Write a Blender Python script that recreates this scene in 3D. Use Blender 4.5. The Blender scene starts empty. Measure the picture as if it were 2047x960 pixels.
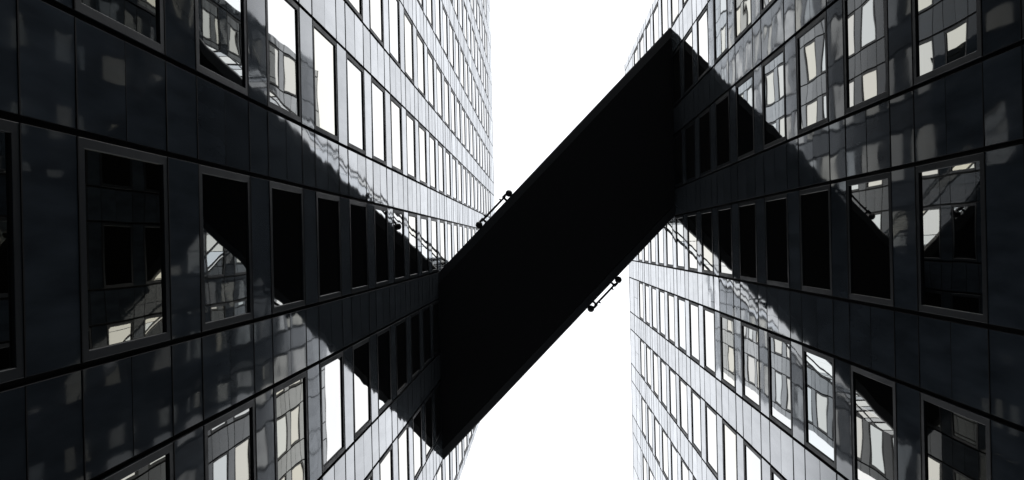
import bpy, bmesh, math, random
from mathutils import Matrix, Vector

R = math.radians
random.seed(11)
SC = bpy.context.scene
COL = SC.collection

# ------------------------------------------------------------------ camera
CAM_Z = 1.6
F_PX = 1536.0                       # focal length in pixels of a 2047 px wide picture
TH = R(1.25)                        # small roll
cam_data = bpy.data.cameras.new('camera')
cam = bpy.data.objects.new('camera', cam_data)
COL.objects.link(cam)
SC.camera = cam
cam_data.sensor_width = 36.0
cam_data.lens = 36.0 * F_PX / 2047.0
cam_data.shift_x = -62.5 / 2047.0
cam_data.shift_y = 8.0 / 2047.0
cam_data.clip_start = 0.1
cam_data.clip_end = 5000.0
cth, sth = math.cos(TH), math.sin(TH)
cam.matrix_world = Matrix(((cth, sth, 0, 0),
                           (sth, -cth, 0, 0),
                           (0, 0, -1, CAM_Z),
                           (0, 0, 0, 1)))

# ------------------------------------------------------------------ sky, sun, exposure
SUN_ELEV, SUN_AZ = R(38), R(172)    # azimuth measured from +Y, clockwise
world = bpy.data.worlds.new('World')
SC.world = world
world.use_nodes = True
wn, wl = world.node_tree.nodes, world.node_tree.links
wn.clear()
out = wn.new('ShaderNodeOutputWorld')
bg = wn.new('ShaderNodeBackground')
sky = wn.new('ShaderNodeTexSky')
sky.sky_type = 'NISHITA'
sky.sun_disc = False
sky.sun_elevation = SUN_ELEV
sky.sun_rotation = SUN_AZ
sky.air_density = 1.0
sky.dust_density = 6.0
sky.ozone_density = 1.0
hsv = wn.new('ShaderNodeHueSaturation')
hsv.inputs['Saturation'].default_value = 0.10
# an even white cloud deck in front of the blue
mixc = wn.new('ShaderNodeMix')
mixc.data_type = 'RGBA'
mixc.inputs['Factor'].default_value = 0.80
mixc.inputs['B'].default_value = (9.4, 9.55, 9.9, 1)
tc = wn.new('ShaderNodeTexCoord')
nz = wn.new('ShaderNodeTexNoise')
nz.inputs['Scale'].default_value = 2.2
nz.inputs['Detail'].default_value = 4.0
mr = wn.new('ShaderNodeMapRange')
mr.inputs['From Min'].default_value = 0.3
mr.inputs['From Max'].default_value = 0.7
mr.inputs['To Min'].default_value = 0.90
mr.inputs['To Max'].default_value = 1.06
mul = wn.new('ShaderNodeVectorMath')
mul.operation = 'SCALE'
bg.inputs['Strength'].default_value = 0.15
wl.new(sky.outputs['Color'], hsv.inputs['Color'])
wl.new(hsv.outputs['Color'], mixc.inputs['A'])
wl.new(tc.outputs['Generated'], nz.inputs['Vector'])
wl.new(nz.outputs['Fac'], mr.inputs['Value'])
wl.new(mixc.outputs['Result'], mul.inputs[0])
wl.new(mr.outputs['Result'], mul.inputs['Scale'])
wl.new(mul.outputs['Vector'], bg.inputs['Color'])
wl.new(bg.outputs['Background'], out.inputs['Surface'])

sun_data = bpy.data.lights.new('sun', 'SUN')
sun_data.energy = 0.5
sun_data.angle = R(18)
sun_data.color = (1.0, 0.96, 0.9)
sun = bpy.data.objects.new('sun', sun_data)
COL.objects.link(sun)
sdir = Vector((math.sin(SUN_AZ) * math.cos(SUN_ELEV), math.cos(SUN_AZ) * math.cos(SUN_ELEV), math.sin(SUN_ELEV)))
sun.rotation_euler = sdir.to_track_quat('Z', 'Y').to_euler()
sun.location = sdir * 200

SC.view_settings.view_transform = 'Standard'
SC.view_settings.look = 'None'
SC.view_settings.exposure = 0.35
SC.view_settings.gamma = 1.0
SC.view_settings.use_curve_mapping = False
SC.render.engine = 'CYCLES'
SC.cycles.max_bounces = 14
SC.cycles.glossy_bounces = 12
SC.cycles.diffuse_bounces = 4

# ------------------------------------------------------------------ materials
def principled(name, col, rough, ior=1.5, metallic=0.0, tint=None):
    m = bpy.data.materials.new(name)
    m.use_nodes = True
    p = m.node_tree.nodes['Principled BSDF']
    p.inputs['Base Color'].default_value = (*col, 1)
    p.inputs['Roughness'].default_value = rough
    p.inputs['IOR'].default_value = ior
    p.inputs['Metallic'].default_value = metallic
    if tint:
        p.inputs['Specular Tint'].default_value = (*tint, 1)
    return m, m.node_tree.nodes, m.node_tree.links, p


def island_coord(n, l, stretch=(1, 1, 1)):
    """world position shifted by a random amount per panel, so that no two panels share a pattern"""
    geo = n.new('ShaderNodeNewGeometry')
    oi = n.new('ShaderNodeObjectInfo')
    add = n.new('ShaderNodeMath'); add.operation = 'ADD'
    l.new(geo.outputs['Random Per Island'], add.inputs[0])
    l.new(oi.outputs['Random'], add.inputs[1])
    sc = n.new('ShaderNodeVectorMath'); sc.operation = 'MULTIPLY'
    l.new(geo.outputs['Position'], sc.inputs[0])
    sc.inputs[1].default_value = stretch
    w = n.new('ShaderNodeMath'); w.operation = 'MULTIPLY'
    l.new(add.outputs[0], w.inputs[0]); w.inputs[1].default_value = 53.0
    return sc.outputs['Vector'], w.outputs[0], geo, add.outputs[0]


def noise(n, l, vec, w, scale, detail=1.0):
    t = n.new('ShaderNodeTexNoise'); t.noise_dimensions = '4D'
    t.inputs['Scale'].default_value = scale
    t.inputs['Detail'].default_value = detail
    l.new(vec, t.inputs['Vector']); l.new(w, t.inputs['W'])
    return t.outputs['Fac']


def bump(n, l, p, h, dist):
    b = n.new('ShaderNodeBump')
    b.inputs['Strength'].default_value = 1.0
    b.inputs['Distance'].default_value = dist
    l.new(h, b.inputs['Height'])
    l.new(b.outputs['Normal'], p.inputs['Normal'])


def ranged(n, l, v, a0, a1, b0, b1):
    r = n.new('ShaderNodeMapRange')
    r.inputs['From Min'].default_value = a0; r.inputs['From Max'].default_value = a1
    r.inputs['To Min'].default_value = b0; r.inputs['To Max'].default_value = b1
    l.new(v, r.inputs['Value'])
    return r.outputs['Result']


def make_panel_material(name, col, rough, wave):
    """lacquered slate-coloured sheet: dark and matt seen square on, a soft mirror at a glancing angle"""
    m = bpy.data.materials.new(name)
    m.use_nodes = True
    n, l = m.node_tree.nodes, m.node_tree.links
    n.clear()
    outp = n.new('ShaderNodeOutputMaterial')
    dif = n.new('ShaderNodeBsdfDiffuse')
    glo = n.new('ShaderNodeBsdfGlossy')
    mix = n.new('ShaderNodeMixShader')
    vec, w, geo, rnd = island_coord(n, l)
    lo = noise(n, l, vec, w, 1.25, 0.5)
    vec2, w2, _, _ = island_coord(n, l, (1, 1, 0.25))
    streak = noise(n, l, vec2, w2, 3.0, 5.0)
    fine = noise(n, l, vec, w, 14.0, 3.0)
    a = n.new('ShaderNodeMath'); a.operation = 'MULTIPLY_ADD'
    l.new(fine, a.inputs[0]); a.inputs[1].default_value = 0.012
    l.new(lo, a.inputs[2])
    b = n.new('ShaderNodeBump')
    b.inputs['Strength'].default_value = 1.0
    b.inputs['Distance'].default_value = wave
    l.new(a.outputs[0], b.inputs['Height'])
    l.new(b.outputs['Normal'], glo.inputs['Normal'])
    # weathering: panel-to-panel shade and run-off streaks
    hs = n.new('ShaderNodeHueSaturation')
    hs.inputs['Color'].default_value = (*col, 1)
    v1 = ranged(n, l, rnd, 0.0, 2.0, 0.7, 1.3)
    v2 = ranged(n, l, streak, 0.35, 0.7, 0.75, 1.4)
    mm = n.new('ShaderNodeMath'); mm.operation = 'MULTIPLY'
    l.new(v1, mm.inputs[0]); l.new(v2, mm.inputs[1])
    l.new(mm.outputs[0], hs.inputs['Value'])
    l.new(hs.outputs['Color'], dif.inputs['Color'])
    l.new(ranged(n, l, streak, 0.35, 0.75, rough * 0.7, rough * 1.5), glo.inputs['Roughness'])
    glo.inputs['Color'].default_value = (0.96, 0.98, 1.0, 1)
    lw = n.new('ShaderNodeLayerWeight')
    lw.inputs['Blend'].default_value = 0.5
    cr = n.new('ShaderNodeValToRGB')
    cr.color_ramp.interpolation = 'LINEAR'
    el = cr.color_ramp.elements
    el[0].position = 0.0; el[0].color = (0.02, 0.02, 0.02, 1)
    el[1].position = 1.0; el[1].color = (0.74, 0.74, 0.74, 1)
    for pos, v in ((0.40, 0.022), (0.50, 0.032), (0.60, 0.075), (0.66, 0.19), (0.72, 0.40), (0.80, 0.55), (0.90, 0.64)):
        e = el.new(pos); e.color = (v, v, v, 1)
    l.new(lw.outputs['Facing'], cr.inputs['Fac'])
    sc = n.new('ShaderNodeMath'); sc.operation = 'MULTIPLY'
    l.new(cr.outputs['Color'], sc.inputs[0])
    wear = n.new('ShaderNodeMath'); wear.operation = 'MULTIPLY'
    l.new(ranged(n, l, streak, 0.35, 0.75, 1.03, 0.93), wear.inputs[0])
    l.new(ranged(n, l, rnd, 0.0, 2.0, 0.80, 1.15), wear.inputs[1])
    l.new(wear.outputs[0], sc.inputs[1])
    l.new(sc.outputs[0], mix.inputs['Fac'])
    l.new(dif.outputs['BSDF'], mix.inputs[1])
    # a little dust on the lacquer scatters the mirror image
    dust = n.new('ShaderNodeBsdfGlossy')
    dust.inputs['Color'].default_value = (0.82, 0.92, 1.0, 1)
    dust.inputs['Roughness'].default_value = 0.55
    mix2 = n.new('ShaderNodeMixShader')
    l.new(ranged(n, l, streak, 0.35, 0.75, 0.06, 0.10), mix2.inputs['Fac'])
    l.new(glo.outputs['BSDF'], mix2.inputs[1])
    l.new(dust.outputs['BSDF'], mix2.inputs[2])
    l.new(mix2.outputs['Shader'], mix.inputs[2])
    l.new(mix.outputs['Shader'], outp.inputs['Surface'])
    return m


def make_glass_material(name, col, ior, wave, tint):
    m, n, l, p = principled(name, tint, 0.012, ior, metallic=1.0)
    vec, w, geo, rnd = island_coord(n, l)
    lo = noise(n, l, vec, w, 0.75, 0.6)
    bump(n, l, p, lo, wave)
    # the metal coating of the panes varies from faintly straw to faintly green
    wn1 = n.new('ShaderNodeTexWhiteNoise'); wn1.noise_dimensions = '1D'
    l.new(w, wn1.inputs['W'])
    cr = n.new('ShaderNodeValToRGB')
    cr.color_ramp.elements[0].color = (tint[0], tint[1] * 0.97, tint[2] * 0.86, 1)
    cr.color_ramp.elements[1].color = (tint[0] * 0.92, tint[1] * 0.99, tint[2] * 1.04, 1)
    e = cr.color_ramp.elements.new(0.65); e.color = (*tint, 1)
    l.new(wn1.outputs['Value'], cr.inputs['Fac'])
    l.new(cr.outputs['Color'], p.inputs['Base Color'])
    return m


M = {}
M['panel'] = make_panel_material('slate_panel', (0.0205, 0.0260, 0.0330), 0.035, 0.0050)
M['glass'] = make_glass_material('coated_glass', (0.0015, 0.0018, 0.0022), 3.8, 0.0040, (0.58, 0.575, 0.555))
M['bridge_glass'] = make_glass_material('bridge_glass', (0.003, 0.003, 0.004), 3.5, 0.0008, (0.80, 0.81, 0.83))
M['frame'], n, l, p = principled('brushed_frame', (0.0095, 0.0120, 0.0150), 0.42, 1.22)
vec, w, g, rnd = island_coord(n, l, (1, 1, 0.3))
bump(n, l, p, noise(n, l, vec, w, 25.0, 3.0), 0.0008)
l.new(ranged(n, l, noise(n, l, vec, w, 4.0, 4.0), 0.3, 0.7, 0.36, 0.52), p.inputs['Roughness'])
M['joint'], n, l, p = principled('black_gasket', (0.006, 0.0065, 0.008), 0.7, 1.2)
M['wall'], n, l, p = principled('dark_backing', (0.008, 0.009, 0.011), 0.7, 1.4)
M['steel'], n, l, p = principled('black_bridge_steel', (0.022, 0.025, 0.030), 0.5, 1.4)
vec, w, g, rnd = island_coord(n, l)
l.new(ranged(n, l, noise(n, l, vec, w, 1.2, 4.0), 0.3, 0.7, 0.42, 0.65), p.inputs['Roughness'])
M['soffit'], n, l, p = principled('black_soffit_sheet', (0.007, 0.008, 0.011), 0.6, 1.4)
M['lamp'], n, l, p = principled('black_lamp_metal', (0.008, 0.008, 0.010), 0.45, 1.45)
M['roof'], n, l, p = principled('roof_gravel', (0.16, 0.16, 0.16), 0.9)
vec, w, g, rnd = island_coord(n, l)
bump(n, l, p, noise(n, l, vec, w, 30.0, 3.0), 0.02)
M['coping'], n, l, p = principled('coping_metal', (0.30, 0.31, 0.33), 0.35, 1.5)
M['paving'], n, l, p = principled('asphalt_paving', (0.05, 0.05, 0.052), 0.85)
tcn = n.new('ShaderNodeTexCoord')
br = n.new('ShaderNodeTexBrick')
br.inputs['Color1'].default_value = (0.060, 0.060, 0.062, 1)
br.inputs['Color2'].default_value = (0.045, 0.045, 0.047, 1)
br.inputs['Mortar'].default_value = (0.02, 0.02, 0.02, 1)
br.inputs['Scale'].default_value = 1.0
br.inputs['Mortar Size'].default_value = 0.01
l.new(tcn.outputs['Object'], br.inputs['Vector'])
l.new(br.outputs['Color'], p.inputs['Base Color'])

# ------------------------------------------------------------------ helpers
def link(name, bm, mats, parent=None, smooth=False):
    bmesh.ops.recalc_face_normals(bm, faces=bm.faces[:])
    me = bpy.data.meshes.new(name)
    bm.to_mesh(me); bm.free()
    if not isinstance(mats, (list, tuple)):
        mats = [mats]
    for m in mats:
        me.materials.append(m)
    if smooth:
        for f in me.polygons:
            f.use_smooth = True
    o = bpy.data.objects.new(name, me)
    COL.objects.link(o)
    if parent:
        o.parent = parent
    return o


def thing(name, label, cat, loc=(0, 0, 0), group=None):
    o = bpy.data.objects.new(name, None)
    COL.objects.link(o)
    o.location = loc
    o['label'] = label; o['category'] = cat
    if group:
        o['group'] = group
    return o


def quad_ring(bm, r0, r1, mi=0):
    n = len(r0)
    for i in range(n):
        f = bm.faces.new((r0[i], r0[(i + 1) % n], r1[(i + 1) % n], r1[i]))
        f.material_index = mi


def box(bm, P, n0, n1, y0, y1, z0, z1, mi=0):
    """plain box in facade coordinates (n outwards, y along, z up)"""
    a = [bm.verts.new(P(n0, y, z)) for y, z in ((y0, z0), (y1, z0), (y1, z1), (y0, z1))]
    b = [bm.verts.new(P(n1, y, z)) for y, z in ((y0, z0), (y1, z0), (y1, z1), (y0, z1))]
    quad_ring(bm, a, b, mi)
    for ring in (a, b):
        f = bm.faces.new(ring); f.material_index = mi


def panel(bm, P, depth, y0, y1, z0, z1, c=0.005, tilt=0.0026):
    """cladding panel: thick, its front edges eased, hung very slightly out of true"""
    gy, gz, off = random.gauss(0, tilt), random.gauss(0, tilt), random.uniform(-0.0015, 0.0015)
    yc, zc = (y0 + y1) / 2, (z0 + z1) / 2

    def ring(n, i):
        return [bm.verts.new(P(n + off + gy * (y - yc) + gz * (z - zc), y, z))
                for y, z in ((y0 + i, z0 + i), (y1 - i, z0 + i), (y1 - i, z1 - i), (y0 + i, z1 - i))]
    a, b, d = ring(-depth, 0), ring(-c, 0), ring(0, c)
    quad_ring(bm, a, b, 1); quad_ring(bm, b, d, 1)
    bm.faces.new(d)


def frame_ring(bm, P, y0, y1, z0, z1, wd, n_front, n_back, mi=0):
    c = 0.006
    def ring(n, i):
        return [bm.verts.new(P(n, y, z)) for y, z in ((y0 + i, z0 + i), (y1 - i, z0 + i), (y1 - i, z1 - i), (y0 + i, z1 - i))]
    rs = [ring(n_back, 0), ring(n_front - c, 0), ring(n_front, c), ring(n_front, wd - c), ring(n_front - c, wd), ring(n_back, wd)]
    for q, r in zip(rs, rs[1:]):
        quad_ring(bm, q, r, mi)


def pane_quad(bm, P, n, y0, y1, z0, z1, mi=0, tilt=0.0011):
    gy, gz = random.gauss(0, tilt), random.gauss(0, tilt)
    yc, zc = (y0 + y1) / 2, (z0 + z1) / 2
    t = 0.012
    vs = [[bm.verts.new(P(n - d + gy * (y - yc) + gz * (z - zc), y, z)) for y, z in ((y0, z0), (y1, z0), (y1, z1), (y0, z1))]
          for d in (0, t)]
    quad_ring(bm, vs[0], vs[1], mi)
    for r in vs:
        f = bm.faces.new(r); f.material_index = mi


# ------------------------------------------------------------------ the ground
A = 5.5                              # camera to the left facade
B = 1.262 * A                        # camera to the right facade
bm = bmesh.new()
s = 1500
bm.faces.new([bm.verts.new(v) for v in ((-s, -s, 0), (s, -s, 0), (s, s, 0), (-s, s, 0))])
g = link('ground', bm, M['paving']); g['kind'] = 'structure'

# ------------------------------------------------------------------ the towers
BAY, WIN = 0.762 * A, 0.505 * A
GAP = 0.042                          # half of the open vertical joint
DEPTH = 0.055


def project(x, y, z):
    d = z - CAM_Z
    X, Y = x * F_PX / d, y * F_PX / d
    return 1086 + X * cth + Y * sth, 488 - X * sth + Y * cth


def tower(root, side, dist, z_first, period, win_h, kmin, kmax, roof_z, rows, y_off, y_lo, y_hi, body_depth):
    """one office tower: facade on the plane x = side * dist facing the passage"""
    def P(n, y, z):
        return (side * (dist - n), y, z)

    # body behind the cladding
    bm = bmesh.new()
    box(bm, P, -body_depth, -0.085, y_lo + 0.12, y_hi - 0.12, 0, roof_z - 0.6)
    link('wall', bm, M['wall'], root)
    bm = bmesh.new()
    box(bm, P, -body_depth + 0.3, -0.3, y_lo + 0.3, y_hi - 0.3, roof_z - 0.597, roof_z - 0.5)
    link('roof', bm, M['roof'], root)
    bm = bmesh.new()
    box(bm, P, -0.35, 0.016, y_lo - 0.016, y_hi + 0.016, roof_z - 0.06, roof_z)
    box(bm, P, -body_depth, -body_depth + 0.35, y_lo, y_hi, roof_z - 0.06, roof_z)
    link('coping', bm, M['panel'], root)

    clad, join = bmesh.new(), bmesh.new()
    zs = [(z_first + period * k, z_first + period * k + win_h) for k in range(kmin, kmax + 1)]
    first_z, last_z = zs[0][0], zs[-1][1]
    top = roof_z - 0.064
    # upper blank storeys
    blank = []
    z = zs[-1][0] + period
    while z + win_h < top:
        blank.append((z, z + win_h)); z += period
    H = 0.0125                         # half joint
    windows = []

    def seam(y0, y1, z, wide=True):
        if wide:
            box(join, P, -0.06, 0.010, y0 + 0.002, y1 - 0.002, z - 0.0115, z + 0.0115)
        else:
            box(join, P, -0.06, 0.0035, y0 + 0.002, y1 - 0.002, z - 0.0045, z + 0.0045)

    def clad_panel(y0, y1, z0, z1, dh=H):
        panel(clad, P, DEPTH, y0, y1, z0 + dh, z1 - dh)

    def solid_strip(y0, y1):
        """blank bay between two window bays: seams at heads and sills, thin one halfway up each window"""
        edges = [0.012]
        for (a, b) in zs + blank:
            edges += [a, (a, b), b]
        edges.append(top)
        prev = 0.012
        for (a, b) in zs + blank:
            m = (a + b) / 2
            clad_panel(y0, y1, prev, a)
            panel(clad, P, DEPTH, y0, y1, a + H, m - 0.005)
            panel(clad, P, DEPTH, y0, y1, m + 0.005, b - H)
            seam(y0, y1, a); seam(y0, y1, m, False); seam(y0, y1, b)
            prev = b
        clad_panel(y0, y1, prev, top)

    # window bays
    for r in rows:
        y0 = y_off + r * BAY - WIN / 2
        y1 = y0 + WIN
        ya, yb = max(y0 + GAP, y_lo + 0.01), min(y1 - GAP, y_hi - 0.01)
        prev = 0.012
        for (a, b) in zs:
            clad_panel(ya, yb, prev, a)
            seam(ya, yb, a); seam(ya, yb, b)
            windows.append((ya + 0.003, yb - 0.003, a + H + 0.002, b - H - 0.002))
            prev = b
        mid = (ya + yb) / 2
        for (a, b) in blank:
            clad_panel(ya, yb, prev, a)
            clad_panel(ya, mid - 0.006, a, b); clad_panel(mid + 0.006, yb, a, b)
            seam(ya, yb, a); seam(ya, yb, b)
            prev = b
        clad_panel(ya, yb, prev, top)
        # solid strip following this bay
        sa, sb = y1 + GAP, min(y0 + BAY - GAP, y_hi - 0.01)
        if sb - sa > 0.12:
            solid_strip(sa, sb)
    y_first = y_off + rows[0] * BAY - WIN / 2
    if y_first - y_lo > 0.15:
        solid_strip(y_lo + 0.01, y_first - GAP)
    # returns of the cladding round the two corners
    for ye, sg in ((y_lo, -1), (y_hi, 1)):
        def PE(n, q, z, ye=ye, sg=sg):
            return (side * (dist + q), ye + sg * n, z)
        q = 0.06
        while q < body_depth - 1.0:
            prev = 0.012
            for (a, b) in zs + blank:
                panel(clad, PE, DEPTH, q, q + 1.9, prev + H, a - H)
                panel(clad, PE, DEPTH, q, q + 1.9, a + H, b - H)
                prev = b
            panel(clad, PE, DEPTH, q, q + 1.9, prev + H, top - H)
            q += 1.93

    link('cladding', clad, [M['panel'], M['joint']], root)
    link('joint', join, M['joint'], root)

    # windows: those that show largest one by one, the rest as one
    def size(wd):
        y0, y1, z0, z1 = wd
        pts = [project(side * dist, y, z) for y in (y0, y1) for z in (z0, z1)]
        if min(z0, z1) < CAM_Z + 2:
            return 0
        x0 = max(0, min(p[0] for p in pts)); x1 = min(2047, max(p[0] for p in pts))
        v0 = max(0, min(p[1] for p in pts)); v1 = min(960, max(p[1] for p in pts))
        return max(0, x1 - x0) * max(0, v1 - v0)
    windows.sort(key=size, reverse=True)
    FW = 0.125
    for wd in windows[:100]:
        y0, y1, z0, z1 = wd
        bm = bmesh.new()
        frame_ring(bm, P, y0, y1, z0, z1, FW, 0.004, -0.075)
        wo = link('window', bm, M['frame'], root)
        bm = bmesh.new()
        pane_quad(bm, P, -0.030, y0 + FW - 0.003, y1 - FW + 0.003, z0 + FW - 0.003, z1 - FW + 0.003)
        link('pane', bm, M['glass'], wo)
    bm = bmesh.new()
    for wd in windows[100:]:
        y0, y1, z0, z1 = wd
        frame_ring(bm, P, y0, y1, z0, z1, FW, 0.004, -0.075, 0)
        pane_quad(bm, P, -0.030, y0 + FW - 0.003, y1 - FW + 0.003, z0 + FW - 0.003, z1 - FW + 0.003, 1)
    o = link('window', bm, [M['frame'], M['glass']], root)
    o['kind'] = 'stuff'


KL = F_PX * A * 1e-3                 # metres of height per unit of 1000 / pixel
KR = F_PX * B * 1e-3
left = thing('office_tower', 'taller dark glass and slate panel office tower left of the bridge', 'building')
tower(left, -1, A, CAM_Z + KL * 1.079, KL * 0.3777, KL * 0.259, -3, 22, CAM_Z + KL * 10.4,
      range(-8, 4), -0.010 * A, -8.45 * BAY, 2.63 * A, 16.0)
right = thing('office_tower', 'lower dark glass and slate panel office tower right of the bridge', 'building')
tower(right, 1, B, CAM_Z + KR * 1.129, KR * 0.3035, KR * 0.211, -4, 13, CAM_Z + KR * 5.87,
      range(-3, 9), 0.010 * A, -2.63 * A, 8.45 * BAY, 16.0)

# ------------------------------------------------------------------ the skewed bridge
BZ = CAM_Z + 40.35                   # underside
XL, XR = -A - 0.06, B + 0.06
YL0, YL1 = 0.238 * A, 2.050 * A       # its two edges at the left facade
YR0, YR1 = -2.055 * A, -0.236 * A     # ... and at the right facade


def edge_y(k, x):
    t = (x + A) / (A + B)
    return (YL0 + (YR0 - YL0) * t) if k == 0 else (YL1 + (YR1 - YL1) * t)


SL = math.hypot(A + B, YR0 - YL0) / (A + B)      # y offset per metre square to the edge


def bridge_prism(bm, k, sect, x0=XL, x1=XR):
    """sect: (inset square to edge k, height above the underside); swept from tower to tower"""
    sg = 1 if k == 0 else -1
    a = [bm.verts.new((x0, edge_y(k, x0) + sg * i * SL, BZ + h)) for i, h in sect]
    b = [bm.verts.new((x1, edge_y(k, x1) + sg * i * SL, BZ + h)) for i, h in sect]
    quad_ring(bm, a, b)
    bm.faces.new(a); bm.faces.new(b)


bridge = thing('footbridge', 'black enclosed footbridge running diagonally between the two towers', 'bridge',
               (0, 0, 0))
W = (YL1 - YL0) / SL                 # width square to the edges
bm = bmesh.new()
bridge_prism(bm, 0, [(0.42, 0.0), (W - 0.42, 0.0), (W - 0.42, 0.3), (0.42, 0.3)])
link('soffit', bm, M['soffit'], bridge)
for k in (0, 1):
    bm = bmesh.new()
    bridge_prism(bm, k, [(0.417, 0.006), (0.06, 0.16), (0.0, 0.22), (0.0, 0.62), (0.417, 0.62)])
    link('edge_beam', bm, M['steel'], bridge)
LEVELS = [(0.62, 4.45), (4.65, 6.50)]
for k in (0, 1):
    for z0, z1 in LEVELS:
        bm = bmesh.new()
        sg = 1 if k == 0 else -1
        nb = 9
        for i in range(nb):
            xa = -A + (A + B) * i / nb + 0.02
            xb = -A + (A + B) * (i + 1) / nb - 0.02
            vs = []
            for ins in (0.05, 0.07):
                vs.append([bm.verts.new((x, edge_y(k, x) + sg * ins * SL, BZ + z)) for x, z in
                           ((xa, z0), (xb, z0), (xb, z1), (xa, z1))])
            quad_ring(bm, vs[0], vs[1])
            for r in vs:
                bm.faces.new(r)
        link('window', bm, M['bridge_glass'], bridge)
    bm = bmesh.new()
    bridge_prism(bm, k, [(0.02, 4.45), (0.25, 4.45), (0.25, 4.65), (0.02, 4.65)])
    link('transom', bm, M['steel'], bridge)
    bm = bmesh.new()
    bridge_prism(bm, k, [(0.02, 6.50), (0.2, 6.50), (0.2, 6.66), (0.02, 6.66)])
    link('transom', bm, M['steel'], bridge)
    bm = bmesh.new()
    bridge_prism(bm, k, [(0.05, 6.66), (0.2, 6.66), (0.2, 7.02), (0.05, 7.02)])
    link('fascia', bm, M['bridge_glass'], bridge)
    bm = bmesh.new()
    bridge_prism(bm, k, [(0.02, 7.02), (0.3, 7.02), (0.3, 7.18), (0.02, 7.18)])
    link('parapet', bm, M['steel'], bridge)
bm = bmesh.new()
bridge_prism(bm, 0, [(0.302, 7.0), (W - 0.302, 7.0), (W - 0.302, 7.15), (0.302, 7.15)])
link('roof', bm, M['roof'], bridge)
bm = bmesh.new()
bridge_prism(bm, 0, [(0.26, 4.46), (W - 0.26, 4.46), (W - 0.26, 4.64), (0.26, 4.64)])
bridge_prism(bm, 0, [(0.42, 0.33), (W - 0.42, 0.33), (W - 0.42, 0.60), (0.42, 0.60)])
link('floor_slab', bm, M['wall'], bridge)

# ------------------------------------------------------------------ rods with round lamps on the bridge edges
def tube(bm, p, q, r, seg=16):
    p, q = Vector(p), Vector(q)
    d = (q - p)
    m = Matrix.Translation((p + q) / 2) @ d.to_track_quat('Z', 'Y').to_matrix().to_4x4()
    bmesh.ops.create_cone(bm, cap_ends=True, segments=seg, radius1=r, radius2=r, depth=d.length, matrix=m)


def lamp_rod(label, k, xa, xb):
    sg = -1 if k == 0 else 1
    d = Vector((XR - XL, edge_y(k, XR) - edge_y(k, XL), 0)).normalized()
    nrm = Vector((-d.y, d.x, 0)) * (1 if k == 1 else -1)       # outwards from the bridge
    h = BZ + 0.30
    def at(x, o, dz=0.0):
        return Vector((x, edge_y(k, x), h + dz)) + nrm * o
    root = thing('lamp_rod', label, 'light fixture', at((xa + xb) / 2, 0), 'lamp rods on the bridge edges')
    base = root.location.copy()
    def part(name, fn, smooth=True, parent=root):
        bm = bmesh.new(); fn(bm)
        bmesh.ops.translate(bm, verts=bm.verts[:], vec=-base)
        return link(name, bm, M['lamp'], parent, smooth)
    O = 0.20
    part('rod', lambda bm: tube(bm, at(xa, O) + d * 0.25, at(xb, O) - d * 0.25, 0.058))
    for x, s2 in ((xa, 1), (xb, -1)):
        c = at(x, O - 0.035)
        ball = part('lamp', lambda bm: bmesh.ops.create_uvsphere(bm, u_segments=32, v_segments=20, radius=0.185, matrix=Matrix.Translation(c)))
        def neck(bm):
            m = Matrix.Translation(at(x, O + 0.04) + d * s2 * 0.27)
            rot = d.to_track_quat('X', 'Z').to_matrix().to_4x4()
            bmesh.ops.create_cube(bm, size=1.0, matrix=m @ rot @ Matrix.Diagonal((0.28, 0.13, 0.12, 1)))
            bmesh.ops.bevel(bm, geom=bm.edges[:], offset=0.02, segments=2, affect='EDGES')
        part('lamp_neck', neck, False)
        part('bracket', lambda bm: tube(bm, at(x, -0.02) + d * s2 * 0.36, at(x, O) + d * s2 * 0.36, 0.060))
        def knob(bm):
            tube(bm, at(x, O) + d * s2 * 0.56, at(x, O + 0.10) + d * s2 * 0.56, 0.035)
            tube(bm, at(x, O + 0.10) + d * s2 * 0.52, at(x, O + 0.10) + d * s2 * 0.60, 0.040)
        part('knob', knob)
    return root


mpp = (BZ + 0.3 - CAM_Z) / F_PX
lamp_rod('thin black rod with two round lamps on the bridge edge facing the taller left tower', 0, -123 * mpp, -62 * mpp)
lamp_rod('thin black rod with two round lamps on the bridge edge facing the lower right tower', 1, 88 * mpp, 144 * mpp)
